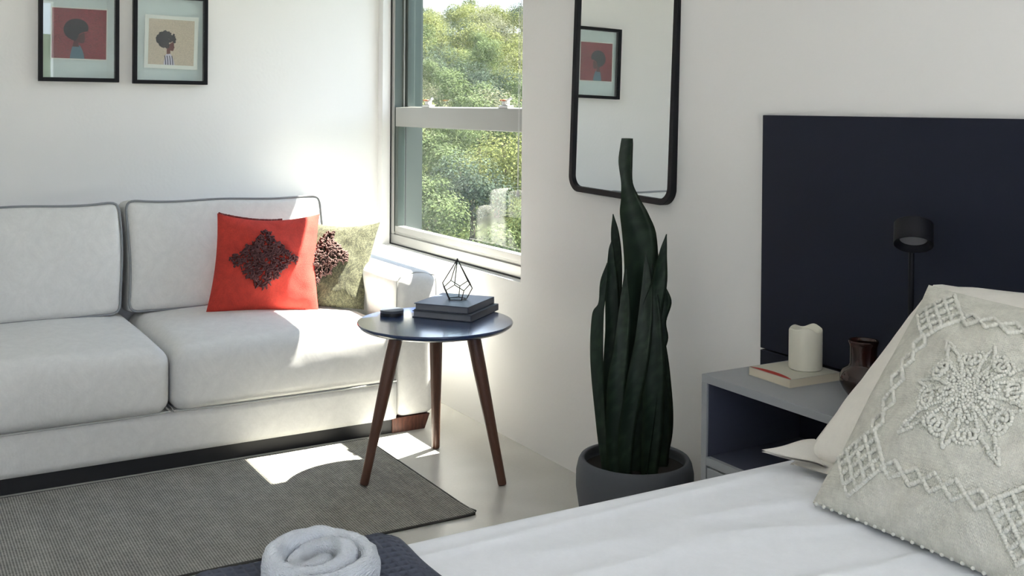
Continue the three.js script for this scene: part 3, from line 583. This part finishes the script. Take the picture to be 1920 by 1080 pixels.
// ---------------------------------------------------------------- headboard, nightstand and what is on it
{
  const t = thing('headboard', 'matt navy headboard panel on the wall behind the bed', 'headboard', [WX - 0.02, 0, -1.0]);
  partW('upper_panel', rbox(WX - 0.022, 0.635, -2.215, WX - 0.0005, 1.281, 0.45, 0.002), M.navyPanel, t);
  partW('lower_panel', rbox(WX - 0.022, 0.0, -2.215, WX - 0.0005, 0.630, 0.45, 0.002), M.navyPanel, t);
}
{
  const x0 = 1.80, x1 = WX - 0.023, z0 = -2.085, z1 = -1.60, y1 = 0.629, th = 0.020;
  const t = thing('nightstand', 'grey open-shelf nightstand beside the bed', 'nightstand', [(x0 + x1) / 2, 0, (z0 + z1) / 2]);
  partW('top', rbox(x0, y1 - th, z0, x1, y1, z1, 0.0015), M.greyBoard, t);
  partW('side_panel', rbox(x0, 0.0, z0, x1, y1 - th, z0 + th, 0.0015), M.greyBoard, t);
  partW('side_panel', rbox(x0, 0.0, z1 - th, x1, y1 - th, z1, 0.0015), M.greyBoard, t);
  partW('shelf', rbox(x0, 0.402, z0 + th, x1, 0.424, z1 - th, 0.0015), M.greyBoard, t);
  partW('inner_faces', mergeGeometries([box(x0 + 0.006, 0.424, z0 + th, x1, y1 - th - 0.002, z0 + th + 0.002), box(x0 + 0.006, 0.424, z1 - th - 0.002, x1, y1 - th - 0.002, z1 - th), box(x0 + 0.006, y1 - th - 0.002, z0 + th, x1, y1 - th, z1 - th)]), M.navyInner, t, 'dark blue-grey inner faces of the open compartment');  // thin boxes on the inner faces, darker and bluer than the boards
  partW('shelf_face', box(x0 + 0.012, 0.424, z0 + th + 0.002, x1, 0.4255, z1 - th - 0.002), M.navyInner, t, 'dark blue-grey shelf surface');
  const d = partW('drawer', rbox(x0, 0.07, z0 + th + 0.003, x0 + 0.018, 0.398, z1 - th - 0.003, 0.0015), M.greyBoard, t);
  partW('bottom', rbox(x0 + 0.02, 0.05, z0 + th, x1, 0.068, z1 - th, 0.0015), M.greyBoard, t);
}
const NY = 0.629;
{
  // paperback lying under the candle
  const turn = -0.06, w = 0.15, d = 0.215, th = 0.021;
  const t = thing('paperback_book', 'white paperback with a red band lying under the candle', 'book', [1.974, NY + 0.0005, -1.940]); t.rotation.y = -0.04;
  const L = 0.082, D = 0.074;
  const tx = canvasTex(256, 256, (g, W, H) => {
    g.fillStyle = '#b9b7a9'; g.fillRect(0, 0, W, H);
    g.fillStyle = '#a6281f'; g.beginPath(); g.moveTo(0, 0); g.bezierCurveTo(30, 40, 46, 150, 8, 256); g.lineTo(0, 256); g.fill();
    g.fillStyle = '#15161a'; g.beginPath(); g.ellipse(226, 112, 20, 24, 0, 0, 7); g.fill();
  });
  part('pages', box(-L + 0.001, 0.001, -D + 0.001, L - 0.001, th - 0.001, D - 0.001), M.paper, t, 'cream page block');
  const cov = part('cover', mergeGeometries([rbox(-L, 0, -D, L, 0.0011, D, 0.0004), rbox(-L, th - 0.0011, -D, L, th, D, 0.0004)]), std(lin(0.47, 0.46, 0.39), 0.6), t);
  const pic = new THREE.PlaneGeometry(2 * L - 0.002, 2 * D - 0.002); pic.rotateX(-Math.PI / 2); pic.translate(0, th + 0.0003, 0);
  part('cover_print', pic, std(0xffffff, 0.6, { map: tx }), cov, 'red band and black dot printed on the cover');
}
{
  const t = thing('pillar_candle', 'ivory pillar candle with a melted wavy rim on the paperback', 'candle', [2.005, NY + 0.0217, -1.932]);
  const n = 64, R0c = 0.041, pts = [], pos = [], ix = [];
  const rim = (a) => 0.102 + 0.003 * Math.sin(a * 2 + 0.9) + 0.0028 * Math.sin(a * 3 + 2.2) + 0.0022 * Math.sin(a * 5);
  const prof = (a) => { const h = rim(a); return [[0, 0.0], [R0c - 0.002, 0.0], [R0c, 0.003], [R0c, h * 0.6], [R0c, h - 0.004], [R0c - 0.001, h - 0.001], [R0c - 0.003, h], [R0c - 0.0055, h - 0.002], [R0c - 0.008, h - 0.010], [R0c - 0.014, 0.084], [0, 0.082]]; };
  const m = prof(0).length;
  for (let i = 0; i <= n; i++) { const a = i / n * 2 * Math.PI; for (const [r, y] of prof(a)) pos.push(Math.cos(a) * r, y, -Math.sin(a) * r); if (i < n) for (let j = 0; j < m - 1; j++) { const p = i * m + j; ix.push(p, p + m, p + m + 1, p, p + m + 1, p + 1); } }
  const g = new THREE.BufferGeometry(); g.setAttribute('position', new THREE.Float32BufferAttribute(pos, 3)); g.setAttribute('uv', new THREE.Float32BufferAttribute(new Array(pos.length / 3 * 2).fill(0), 2)); g.setIndex(ix); g.computeVertexNormals();
  part('wax_body', smooth(g), M.wax, t);
  part('wick', tube([V(0, 0.08, 0), V(0.0005, 0.088, 0), V(0.002, 0.094, 0.001)], 0.0012, false, 8, 6), M.black, t, 'dark wick');
}
{
  const t = thing('glass_vase', 'dark amber glass vase with a round body and wide neck', 'vase', [1.985, NY + 0.0005, -1.732]);
  const prof = [[0, 0], [0.030, 0], [0.034, 0.003], [0.046, 0.020], [0.0535, 0.036], [0.0530, 0.050], [0.046, 0.064], [0.034, 0.072], [0.0305, 0.078], [0.0305, 0.118], [0.0335, 0.126], [0.0345, 0.131], [0.0325, 0.133], [0.0285, 0.131], [0.0275, 0.122], [0.0275, 0.080], [0.030, 0.075], [0.042, 0.062], [0.0485, 0.049], [0.0488, 0.037], [0.042, 0.022], [0.030, 0.008], [0, 0.006]];
  part('vase_body', lathe(prof, 48), M.amber, t);
}
{
  const t = thing('bedside_lamp', 'slim black bedside lamp with a tilted drum head on the nightstand', 'lamp', [2.062, NY + 0.0005, -1.663]);
  part('base', lathe([[0, 0], [0.047, 0], [0.049, 0.002], [0.049, 0.010], [0.047, 0.012], [0, 0.012]], 48), M.blackMetal, t);
  part('pole', bar(V(0, 0.012, 0), V(0, 0.378, 0), 0.0062, 16), M.blackMetal, t);
  // drum head, opening turned down towards the room
  const head = new THREE.Group(); head.name = 'lamp_head'; head.position.set(-0.026, 0.386, 0.026); t.add(head);
  const toCam = V(-2.06, 0.30, 1.66).normalize(), dir = V(toCam.x * 0.53, -0.85, toCam.z * 0.53).normalize();
  head.quaternion.setFromUnitVectors(V(0, -1, 0), dir);
  part('shade', lathe([[0, 0.027], [0.041, 0.027], [0.043, 0.025], [0.043, -0.025], [0.0422, -0.0262], [0.040, -0.025], [0.030, -0.016], [0.030, -0.009], [0, -0.009]], 56), M.blackMetal, head);
  part('diffuser', new THREE.CylinderGeometry(0.0295, 0.0295, 0.003, 40).translate(0, -0.0115, 0), M.diffuser, head, 'pale diffuser inside the lamp head');
}

// ---------------------------------------------------------------- bed
const BY = 0.597, BE = -1.585, HEAD = WX - 0.03, FOOT = 0.06, BN = 0.16;
const bedTop = (x, z) => {
  const e = z - BE;
  let y = BY + 0.004 * fbm(x * 1.6, z * 2.4, 3, 3);
  const w = (N3(x * 1.1 + 1.7, z * 7.5 - 1.1 * x, 1.1) + 0.5 * N3(x * 2.2, z * 15 - 2.4 * x, 6.2));
  y += 0.0045 * (1 - Math.pow(Math.min(1, Math.abs(w) * 3.6), 0.6)) * sstep(0.05, 0.2, e);
  y += 0.0035 * Math.exp(-Math.pow((e - 0.075 - 0.012 * Math.sin(x * 3)) / 0.012, 2)) + 0.0022 * Math.exp(-Math.pow((e - 0.045 - 0.008 * Math.sin(x * 4 + 1)) / 0.009, 2));
  return y;
};
{
  const t = thing('bed', 'bed made up with a smooth white duvet', 'bed', [1.1, 0, -0.7]);
  partW('bed_base', rbox(FOOT + 0.05, 0.0, BE + 0.06, HEAD, 0.26, BN - 0.06, 0.01), M.navyPanel, t);
  partW('mattress', softBox(FOOT + 0.03, 0.26, BE + 0.035, HEAD, 0.57, BN - 0.035, 0.04, 0.06), M.white, t);
  const r = 0.035, drop = 0.36, wid = BN - BE, arc = r * Math.PI / 2, total = 2 * drop + 2 * arc + (wid - 2 * r);
  const cross = (s) => {                                   // arc length -> [z, y offset, slope part]
    if (s < drop) return [BE - 0.012 * (1 - s / drop), -r - (drop - s), 0];
    s -= drop; if (s < arc) { const a = s / r; return [BE + r - r * Math.cos(a), -r + r * Math.sin(a), a / (Math.PI / 2)]; }
    s -= arc; if (s < wid - 2 * r) return [BE + r + s, 0, 1];
    s -= wid - 2 * r; if (s < arc) { const a = s / r; return [BN - r + r * Math.sin(a), -r + r * Math.cos(a), 1 - a / (Math.PI / 2)]; }
    s -= arc; return [BN, -r - s, 0];
  };
  const g = sheet(260, 300, (u, v) => {
    const x = FOOT + (HEAD - FOOT) * u, [z, dy, k] = cross(v * total), h = bedTop(x, clamp(z, BE + 0.01, BN - 0.01)) - BY;
    return V(x, BY + dy + h * (0.3 + 0.7 * k), z + (1 - k) * 0.01 * Math.sin(x * 9 + 2 * N3(x * 3, 1)) * sstep(0, -0.2, dy) * (z < -0.7 ? -1 : 1));
  }, (u, v) => [u * (HEAD - FOOT), v * total]);
  g.index.array.reverse?.(); g.computeVertexNormals();
  partW('duvet', g, M.white, t);
  // foot end of the duvet
  const e = sheet(40, 8, (u, v) => { const z = BE + 0.01 + (wid - 0.02) * u; return V(FOOT, (BY + bedTop(FOOT, z) - BY) - v * 0.39, z); }, (u, v) => [u * wid, v * 0.39]);
  partW('duvet_foot', e, M.white, t);
}
// waffle throw over the foot of the bed
{
  const t = thing('waffle_throw', 'dark slate waffle-weave throw folded across the bed edge', 'blanket', [0.56, BY, -1.0]);
  const x0 = 0.395, x1 = 0.716, cell = 0.0155, r = 0.045, zE = BE - 0.014, top = BY + 0.012, drop = 0.22, zIn = -0.45, arc = r * Math.PI / 2, flat = zIn - (zE + r), total = drop + arc + flat;
  const ridge = (q) => Math.pow(Math.abs(Math.cos(Math.PI * q / cell)), 2.2);
  const surf = (x, s, lift) => {
    let z, y, ny, nz;
    if (s < drop) { z = zE; y = top - r - (drop - s); ny = 0; nz = -1; }
    else if (s < drop + arc) { const a = (s - drop) / r; z = zE + r - r * Math.cos(a); y = top - r + r * Math.sin(a); ny = Math.sin(a); nz = -Math.cos(a); }
    else { z = zE + r + (s - drop - arc); y = top; ny = 1; nz = 0; }
    const e = sstep(0.025, 0, Math.min(x - x0, x1 - x)), wave = 0.004 * N3(x * 6, s * 5, 2) + 0.006 * Math.exp(-Math.pow((s - drop - arc - 0.02) / 0.05, 2)) * sstep(x0 + 0.1, x1, x);
    return V(x + 0.004 * Math.sin(s * 14), y + ny * (lift + wave - 0.008 * e), z + nz * (lift + wave - 0.008 * e));
  };
  const nx = Math.round((x1 - x0) / cell * 7), ns = Math.round(total / cell * 7);
  const g = sheet(nx, ns, (u, v) => { const x = x0 + (x1 - x0) * u, s = total * v; return surf(x, s, 0.0115 * Math.max(ridge(x - x0), ridge(s)) + 0.0005 * N3(x * 300, s * 300)); });
  g.index.array.reverse(); g.computeVertexNormals();
  partW('waffle_weave', g, M.waffle, t);
  const hem = (x) => tube(Array.from({ length: 60 }, (_, i) => surf(x, total * i / 59, 0.003)), 0.008, false, 180, 6);
  partW('hem', mergeGeometries([hem(x0), hem(x1)]), M.waffle, t);
}
// rolled towel standing on the throw
{
  const t = thing('rolled_towel', 'fluffy pale blue-white towel rolled up on the dark throw', 'towel', [0.538, BY + 0.0205, -1.440]);
  const nA = 240, nC = 30, turns = 2.35, geos = [];
  const pitch = 0.030, r0 = 0.010;
  // cross-section of the towel layer (rounded strip), swept along a spiral
  const sec = (k) => { const a = k * 2 * Math.PI, c = Math.cos(a), s = Math.sin(a), e = 0.55; return [Math.sign(c) * Math.pow(Math.abs(c), e) * 0.0148, Math.sign(s) * Math.pow(Math.abs(s), 0.75) * 0.026]; };
  const g = sheet(nC, nA, (u, v) => {
    const th = v * turns * 2 * Math.PI, R = r0 + pitch * th / (2 * Math.PI), [sx, sy] = sec(u), taper = Math.min(1, (1 - v) * 14 + 0.12, v * 20 + 0.12);
    const lift = 0.030 + 0.006 * Math.sin(th * 1.3) - 0.010 * sstep(0.6, 0, v) + 0.004 * N3(th, 3);
    const rad = R + sx * taper, n = 0.0035 * fbm(Math.cos(th) * rad * 60, Math.sin(th) * rad * 60, sy * 60, 3);
    const px = Math.cos(th) * (rad + n), pz = Math.sin(th) * (rad + n);
    return V(px * 1.06, Math.max(0.0, lift + sy * (0.85 + 0.15 * taper) + n), pz * 0.98);
  }, (u, v) => [u * 0.13, v * turns * 0.25]);
  part('towel_roll', g, M.towel, t);
}
// white pillow with a flanged cover
{
  const t = thing('pillow', 'plain white pillow with a flat flange leaning on the headboard', 'pillow', [1.75, BY, -1.2]);
  const c00 = V(1.570, 0.625, -1.500), c10 = V(1.570, 0.625, -0.80), c11 = V(2.010, 0.925, -0.80), c01 = V(1.985, 0.915, -1.535);
  const p = pillow(c00, c10, c11, c01, 0.20, { pinch: 0.02, power: 0.42, wrinkle: 0.010, seed: 21, n: 64 });
  partW('pillow_body', p.geo, M.cream, t);
  // flange: a flat hem all round, drooping on to the bed at the lower edge
  const U = c10.clone().sub(c00).normalize(), Up = c01.clone().sub(c00).normalize();
  const fl = (q, w) => {                                     // q around the outline
    const k = q * 4, s = Math.floor(k) % 4, f = k - Math.floor(k), c = [c00, c10, c11, c01, c00], a = c[s].clone().lerp(c[s + 1], f);
    const o = V(); const dir = [Up.clone().negate(), U, Up, U.clone().negate()];
    o.add(dir[s]); if (f < 0.06) o.lerp(dir[(s + 3) % 4].clone().add(dir[s]), 0.5 * (1 - f / 0.06)); if (f > 0.94) o.lerp(dir[(s + 1) % 4].clone().add(dir[s]), 0.5 * (f - 0.94) / 0.06);
    return a.addScaledVector(o, w * (s === 0 ? 1 : 0.25));
  };
  const g = sheet(240, 6, (u, v) => { const p0 = fl(u, 0.052 * v - 0.01), e = (u < 0.05 || u > 0.97) ? 1 : 0; p0.y = Math.max(p0.y, bedTop(clamp(p0.x, 0.1, 2), clamp(p0.z, BE + 0.02, 0)) + 0.006 + 0.010 * v * (0.6 + 0.5 * Math.sin(u * 60)) * (u < 0.25 ? 1 : 0.2)); return p0; });
  partW('flange', g, M.cream, t);
  // the corner of the cover that sticks out over the bed edge
  const tip = V(1.478, 0.640, -1.535), inA = V(1.60, 0.648, -1.515), inB = V(1.56, 0.616, -1.44);
  const tg = sheet(14, 10, (u, v) => { const b = inA.clone().lerp(inB, v), q = b.lerp(tip, u); q.y += 0.004 * Math.sin(u * 6) * (1 - u) + 0.006 * Math.sin(v * 7) * (1 - u); return q; });
  const tg2 = tg.clone().translate(0, -0.004, 0);
  partW('flange_corner', mergeGeometries([tg, tg2]), M.cream, t);
}
// knitted cushion with beaded pattern
{
  const t = thing('knitted_cushion', 'large cream knitted cushion with a raised bobble pattern', 'cushion', [1.55, BY, -1.1]);
  const p = pillow(V(1.425, 0.606, -1.352), V(1.425, 0.606, -0.872), V(1.765, 0.945, -0.885), V(1.752, 0.962, -1.372), 0.17, { pinch: 0.055, power: 0.5, wrinkle: 0.014, seed: 31, n: 72 });
  partW('knit_cover', p.geo, M.knit, t);
  const ico = new THREE.IcosahedronGeometry(1, 1), beads = [], R = rng(77);
  const put = (u0, v0, r0 = 0.0032) => { const u = u0 + (R() - 0.5) * 0.0014, v = v0 + (R() - 0.5) * 0.0014, r = r0 * (0.92 + 0.3 * R()); if (u < 0.004 || v < 0.004 || u > 0.996 || v > 0.996) return; const q = p.front(u, v, r * 0.6), b = ico.clone(); b.scale(r * (0.9 + 0.25 * R()), r * (0.9 + 0.25 * R()), r * (0.9 + 0.25 * R())); b.translate(q.x, q.y, q.z); beads.push(b); };
  const line = (a, b, r = 0.0036, step = 0.0085) => { const n = Math.max(1, Math.round(Math.hypot(b[0] - a[0], b[1] - a[1]) / step)); for (let i = 0; i <= n; i++) put(a[0] + (b[0] - a[0]) * i / n, a[1] + (b[1] - a[1]) * i / n, r); };
  const curve = (f, n, r) => { for (let i = 0; i <= n; i++) { const [a, b] = f(i / n); put(a, b, r); } };
  // corner lattices of diamonds and the zigzag borders between them
  const D = 0.031;
  for (const [cu, cv] of [[0.17, 0.17], [0.83, 0.17], [0.17, 0.83], [0.83, 0.83]]) {
    for (let k = -2; k <= 2; k++) {
      const s = 2 - Math.abs(k) * 0.0;
      line([cu + (k - s) * D, cv + (k + s) * D], [cu + (k + s) * D, cv + (k - s) * D]);
      line([cu + (k - s) * D, cv + (-k - s) * D], [cu + (k + s) * D, cv + (-k + s) * D]);
    }
  }
  for (const q of [0.17, 0.83]) {
    const n = 5, a0 = 0.17 + 4 * D * 0.5 + 0.05, a1 = 1 - a0;
    for (let i = 0; i < n; i++) {
      const x0 = a0 + (a1 - a0) * i / n, x1 = a0 + (a1 - a0) * (i + 1) / n, m = (x0 + x1) / 2, h = 0.030;
      for (const [A, B] of [[[x0, q], [m, q + h]], [[m, q + h], [x1, q]], [[x0, q], [m, q - h]], [[m, q - h], [x1, q]]]) { line(A, B); line([A[1], A[0]], [B[1], B[0]]); }
    }
  }
  // medallion: dense flower, eight double stems and curls
  const C = [0.5, 0.50], pol = (a, r) => [C[0] + Math.cos(a) * r, C[1] + Math.sin(a) * r];
  for (let i = 0; i < 90; i++) { const a = i * 2.39996, r = 0.0068 * Math.sqrt(i); put(...pol(a, r), 0.0032); }
  for (let k = 0; k < 8; k++) {
    const a = k * Math.PI / 4, long = k % 2 === 1;
    for (const s of [-1, 1]) {
      curve((q) => pol(a + s * 0.16 * Math.sin(q * Math.PI) * (1 - q * 0.3), 0.06 + q * (long ? 0.19 : 0.155)), 19, 0.0031);
      curve((q) => { const th = q * Math.PI * 2.6, rr = 0.034 * (1 - 0.62 * q), c0 = pol(a + s * 0.30, 0.158); return [c0[0] + Math.cos(a + s * (th - 1.4)) * rr, c0[1] + Math.sin(a + s * (th - 1.4)) * rr]; }, 22, 0.0034);
      curve((q) => pol(a + s * (0.12 + 0.24 * q), 0.075 + 0.03 * Math.sin(q * Math.PI)), 8, 0.0030);
    }
    curve((q) => pol(a + Math.PI / 8, 0.10 + 0.03 * Math.cos(q * 6.283) + 0.0), 5, 0.0028);
    if (long) for (const s of [-1, 1]) curve((q) => pol(a + s * 0.07 * (1 - q), 0.235 + 0.05 * q), 6, 0.0033);
  }
  // bobbles along the lower and the outer seam
  for (let i = 0; i < 26; i++) { const u = 0.02 + 0.96 * i / 25; const q = p.front(u, 0.0005, 0); const b = ico.clone(); b.scale(0.0036, 0.0036, 0.0036); b.translate(q.x - 0.002, q.y, q.z); beads.push(b); }
  const bm = mergeGeometries(beads); partW('bobble_pattern', bm, M.bead, t, 'raised cream bobble stitching').userData.kind = 'stuff';
}

// ---------------------------------------------------------------- wooded hillside outside
const HX = 0.47, HZ = -0.883;                                 // direction that the window looks along
const ground = (x, z) => { const r = Math.hypot(x, z); return -9 + 0.178 * clamp(r - 45, 0, 115) + 1.6 * N3(x * 0.03, z * 0.03, 4) * sstep(20, 60, r); };
{
  const g = sheet(90, 90, (u, v) => { const x = -260 + 520 * u, z = 260 - 520 * v; return V(x, ground(x, z), z); }, (u, v) => [u * 520, v * 520]);
  struct('ground', g, M.ground, 'grassy wooded hillside outside', 'hillside');
}
{
  const R = rng(101);
  const crown = (seed, w, h, base) => {                       // leafy crown of small sprays on a billowing shape
    const Q = rng(seed), pos = [], nor = [], col = [], ix = [], blobs = [];
    for (let i = 0; i < 13; i++) { const a = Q() * 6.283, q = Math.sqrt(Q()) * 0.75; blobs.push([Math.cos(a) * q * w, h * (0.45 + 0.5 * Q()), Math.sin(a) * q * w, w * (0.34 + 0.26 * Q())]); }
    const n = 6000;
    for (let i = 0; i < n; i++) {
      const b = blobs[Math.floor(Q() * blobs.length)], th = Q() * 6.283, cz = Q() * 1.7 - 0.7, sn = Math.sqrt(Math.max(0, 1 - cz * cz)), k = 0.78 + 0.3 * Q();
      const d = V(Math.cos(th) * sn, cz, Math.sin(th) * sn), c = V(b[0], b[1], b[2]).addScaledVector(d, b[3] * k);
      const e1 = V(Q() - 0.5, Q() - 0.5, Q() - 0.5).normalize(), nn = d.clone().add(V(Q() - 0.5, Q() * 0.9, Q() - 0.5)).normalize(), e2 = nn.clone().cross(e1).normalize(), e3 = nn.clone().cross(e2), s = 0.05 + 0.075 * Q();
      const o = pos.length / 3, tone = 0.7 + 0.7 * Q();
      for (const [p, q] of [[-1, 0], [0, -0.55], [1.1, 0], [0, 0.55]]) { const v = c.clone().addScaledVector(e2, p * s).addScaledVector(e3, q * s); pos.push(v.x, v.y, v.z); nor.push(nn.x, nn.y, nn.z); col.push(base[0] * tone, base[1] * tone, base[2] * tone); }
      ix.push(o, o + 1, o + 2, o, o + 2, o + 3);
    }
    const g = new THREE.BufferGeometry(); g.setAttribute('position', new THREE.Float32BufferAttribute(pos, 3)); g.setAttribute('normal', new THREE.Float32BufferAttribute(nor, 3)); g.setAttribute('color', new THREE.Float32BufferAttribute(col, 3)); g.setIndex(ix); return g;
  };
  const foliage = new THREE.MeshPhysicalMaterial({ roughness: 0.9, specularIntensity: 0.15, vertexColors: true, transmission: 0.3, thickness: 0 });
  const kinds = [
    ['broadleaf_tree', 'pale yellow-green leafy tree on the hillside outside the window', crown(1, 3.4, 5.2, [0.125, 0.138, 0.042])],
    ['broadleaf_tree', 'mid-green leafy tree on the hillside outside the window', crown(2, 3.0, 5.8, [0.074, 0.100, 0.038])],
    ['broadleaf_tree', 'blue-green dark leafy tree on the hillside outside the window', crown(3, 2.8, 5.0, [0.046, 0.066, 0.043])],
    ['broadleaf_tree', 'silvery olive leafy tree on the hillside outside the window', crown(4, 3.2, 4.8, [0.120, 0.125, 0.072])],
  ];
  const trunkG = mergeGeometries([bar(V(0, -1.2, 0), V(0.15, 2.6, 0.05), 0.22, 7, 0.13), bar(V(0.1, 1.8, 0), V(0.9, 3.4, 0.4), 0.1, 6, 0.05), bar(V(0.1, 1.6, 0), V(-0.8, 3.2, -0.5), 0.1, 6, 0.05)]);
  const plant = (x, z, k, group, label) => {
    const [nm, lb, g] = kinds[k], t = thing(nm, label ?? lb, 'tree', [x, ground(x, z), z], group);
    part('crown', g, foliage, t); part('trunk', trunkG, M.bark, t);
    t.rotation.y = R() * 6.28; t.scale.setScalar(0.68 + 0.32 * R());
  };
  const base = Math.atan2(HZ, HX);
  for (let d = 50, row = 0; d < 185; d += 4.6 + d * 0.01, row++) {
    const half = 0.17, step = (5.2 + d * 0.008) / d;
    for (let a = -half + (row % 2) * step / 2; a < half; a += step) {
      const dd = d + (R() - 0.5) * 2.5, aa = base + a + (R() - 0.5) * step * 0.5, pick = R();
      plant(Math.cos(aa) * dd, Math.sin(aa) * dd, pick < 0.36 ? 0 : pick < 0.6 ? 1 : pick < 0.78 ? 2 : 3, 'trees on the hillside');
    }
  }
  for (let i = 0; i < 6; i++) { const x = -6 + 8 * i + R() * 2, z = 34 + R() * 5; plant(x, z, i % 4, 'trees beyond the balcony', 'leafy tree beyond the balcony behind the viewer'); }
}

renderer.render(scene, camera);
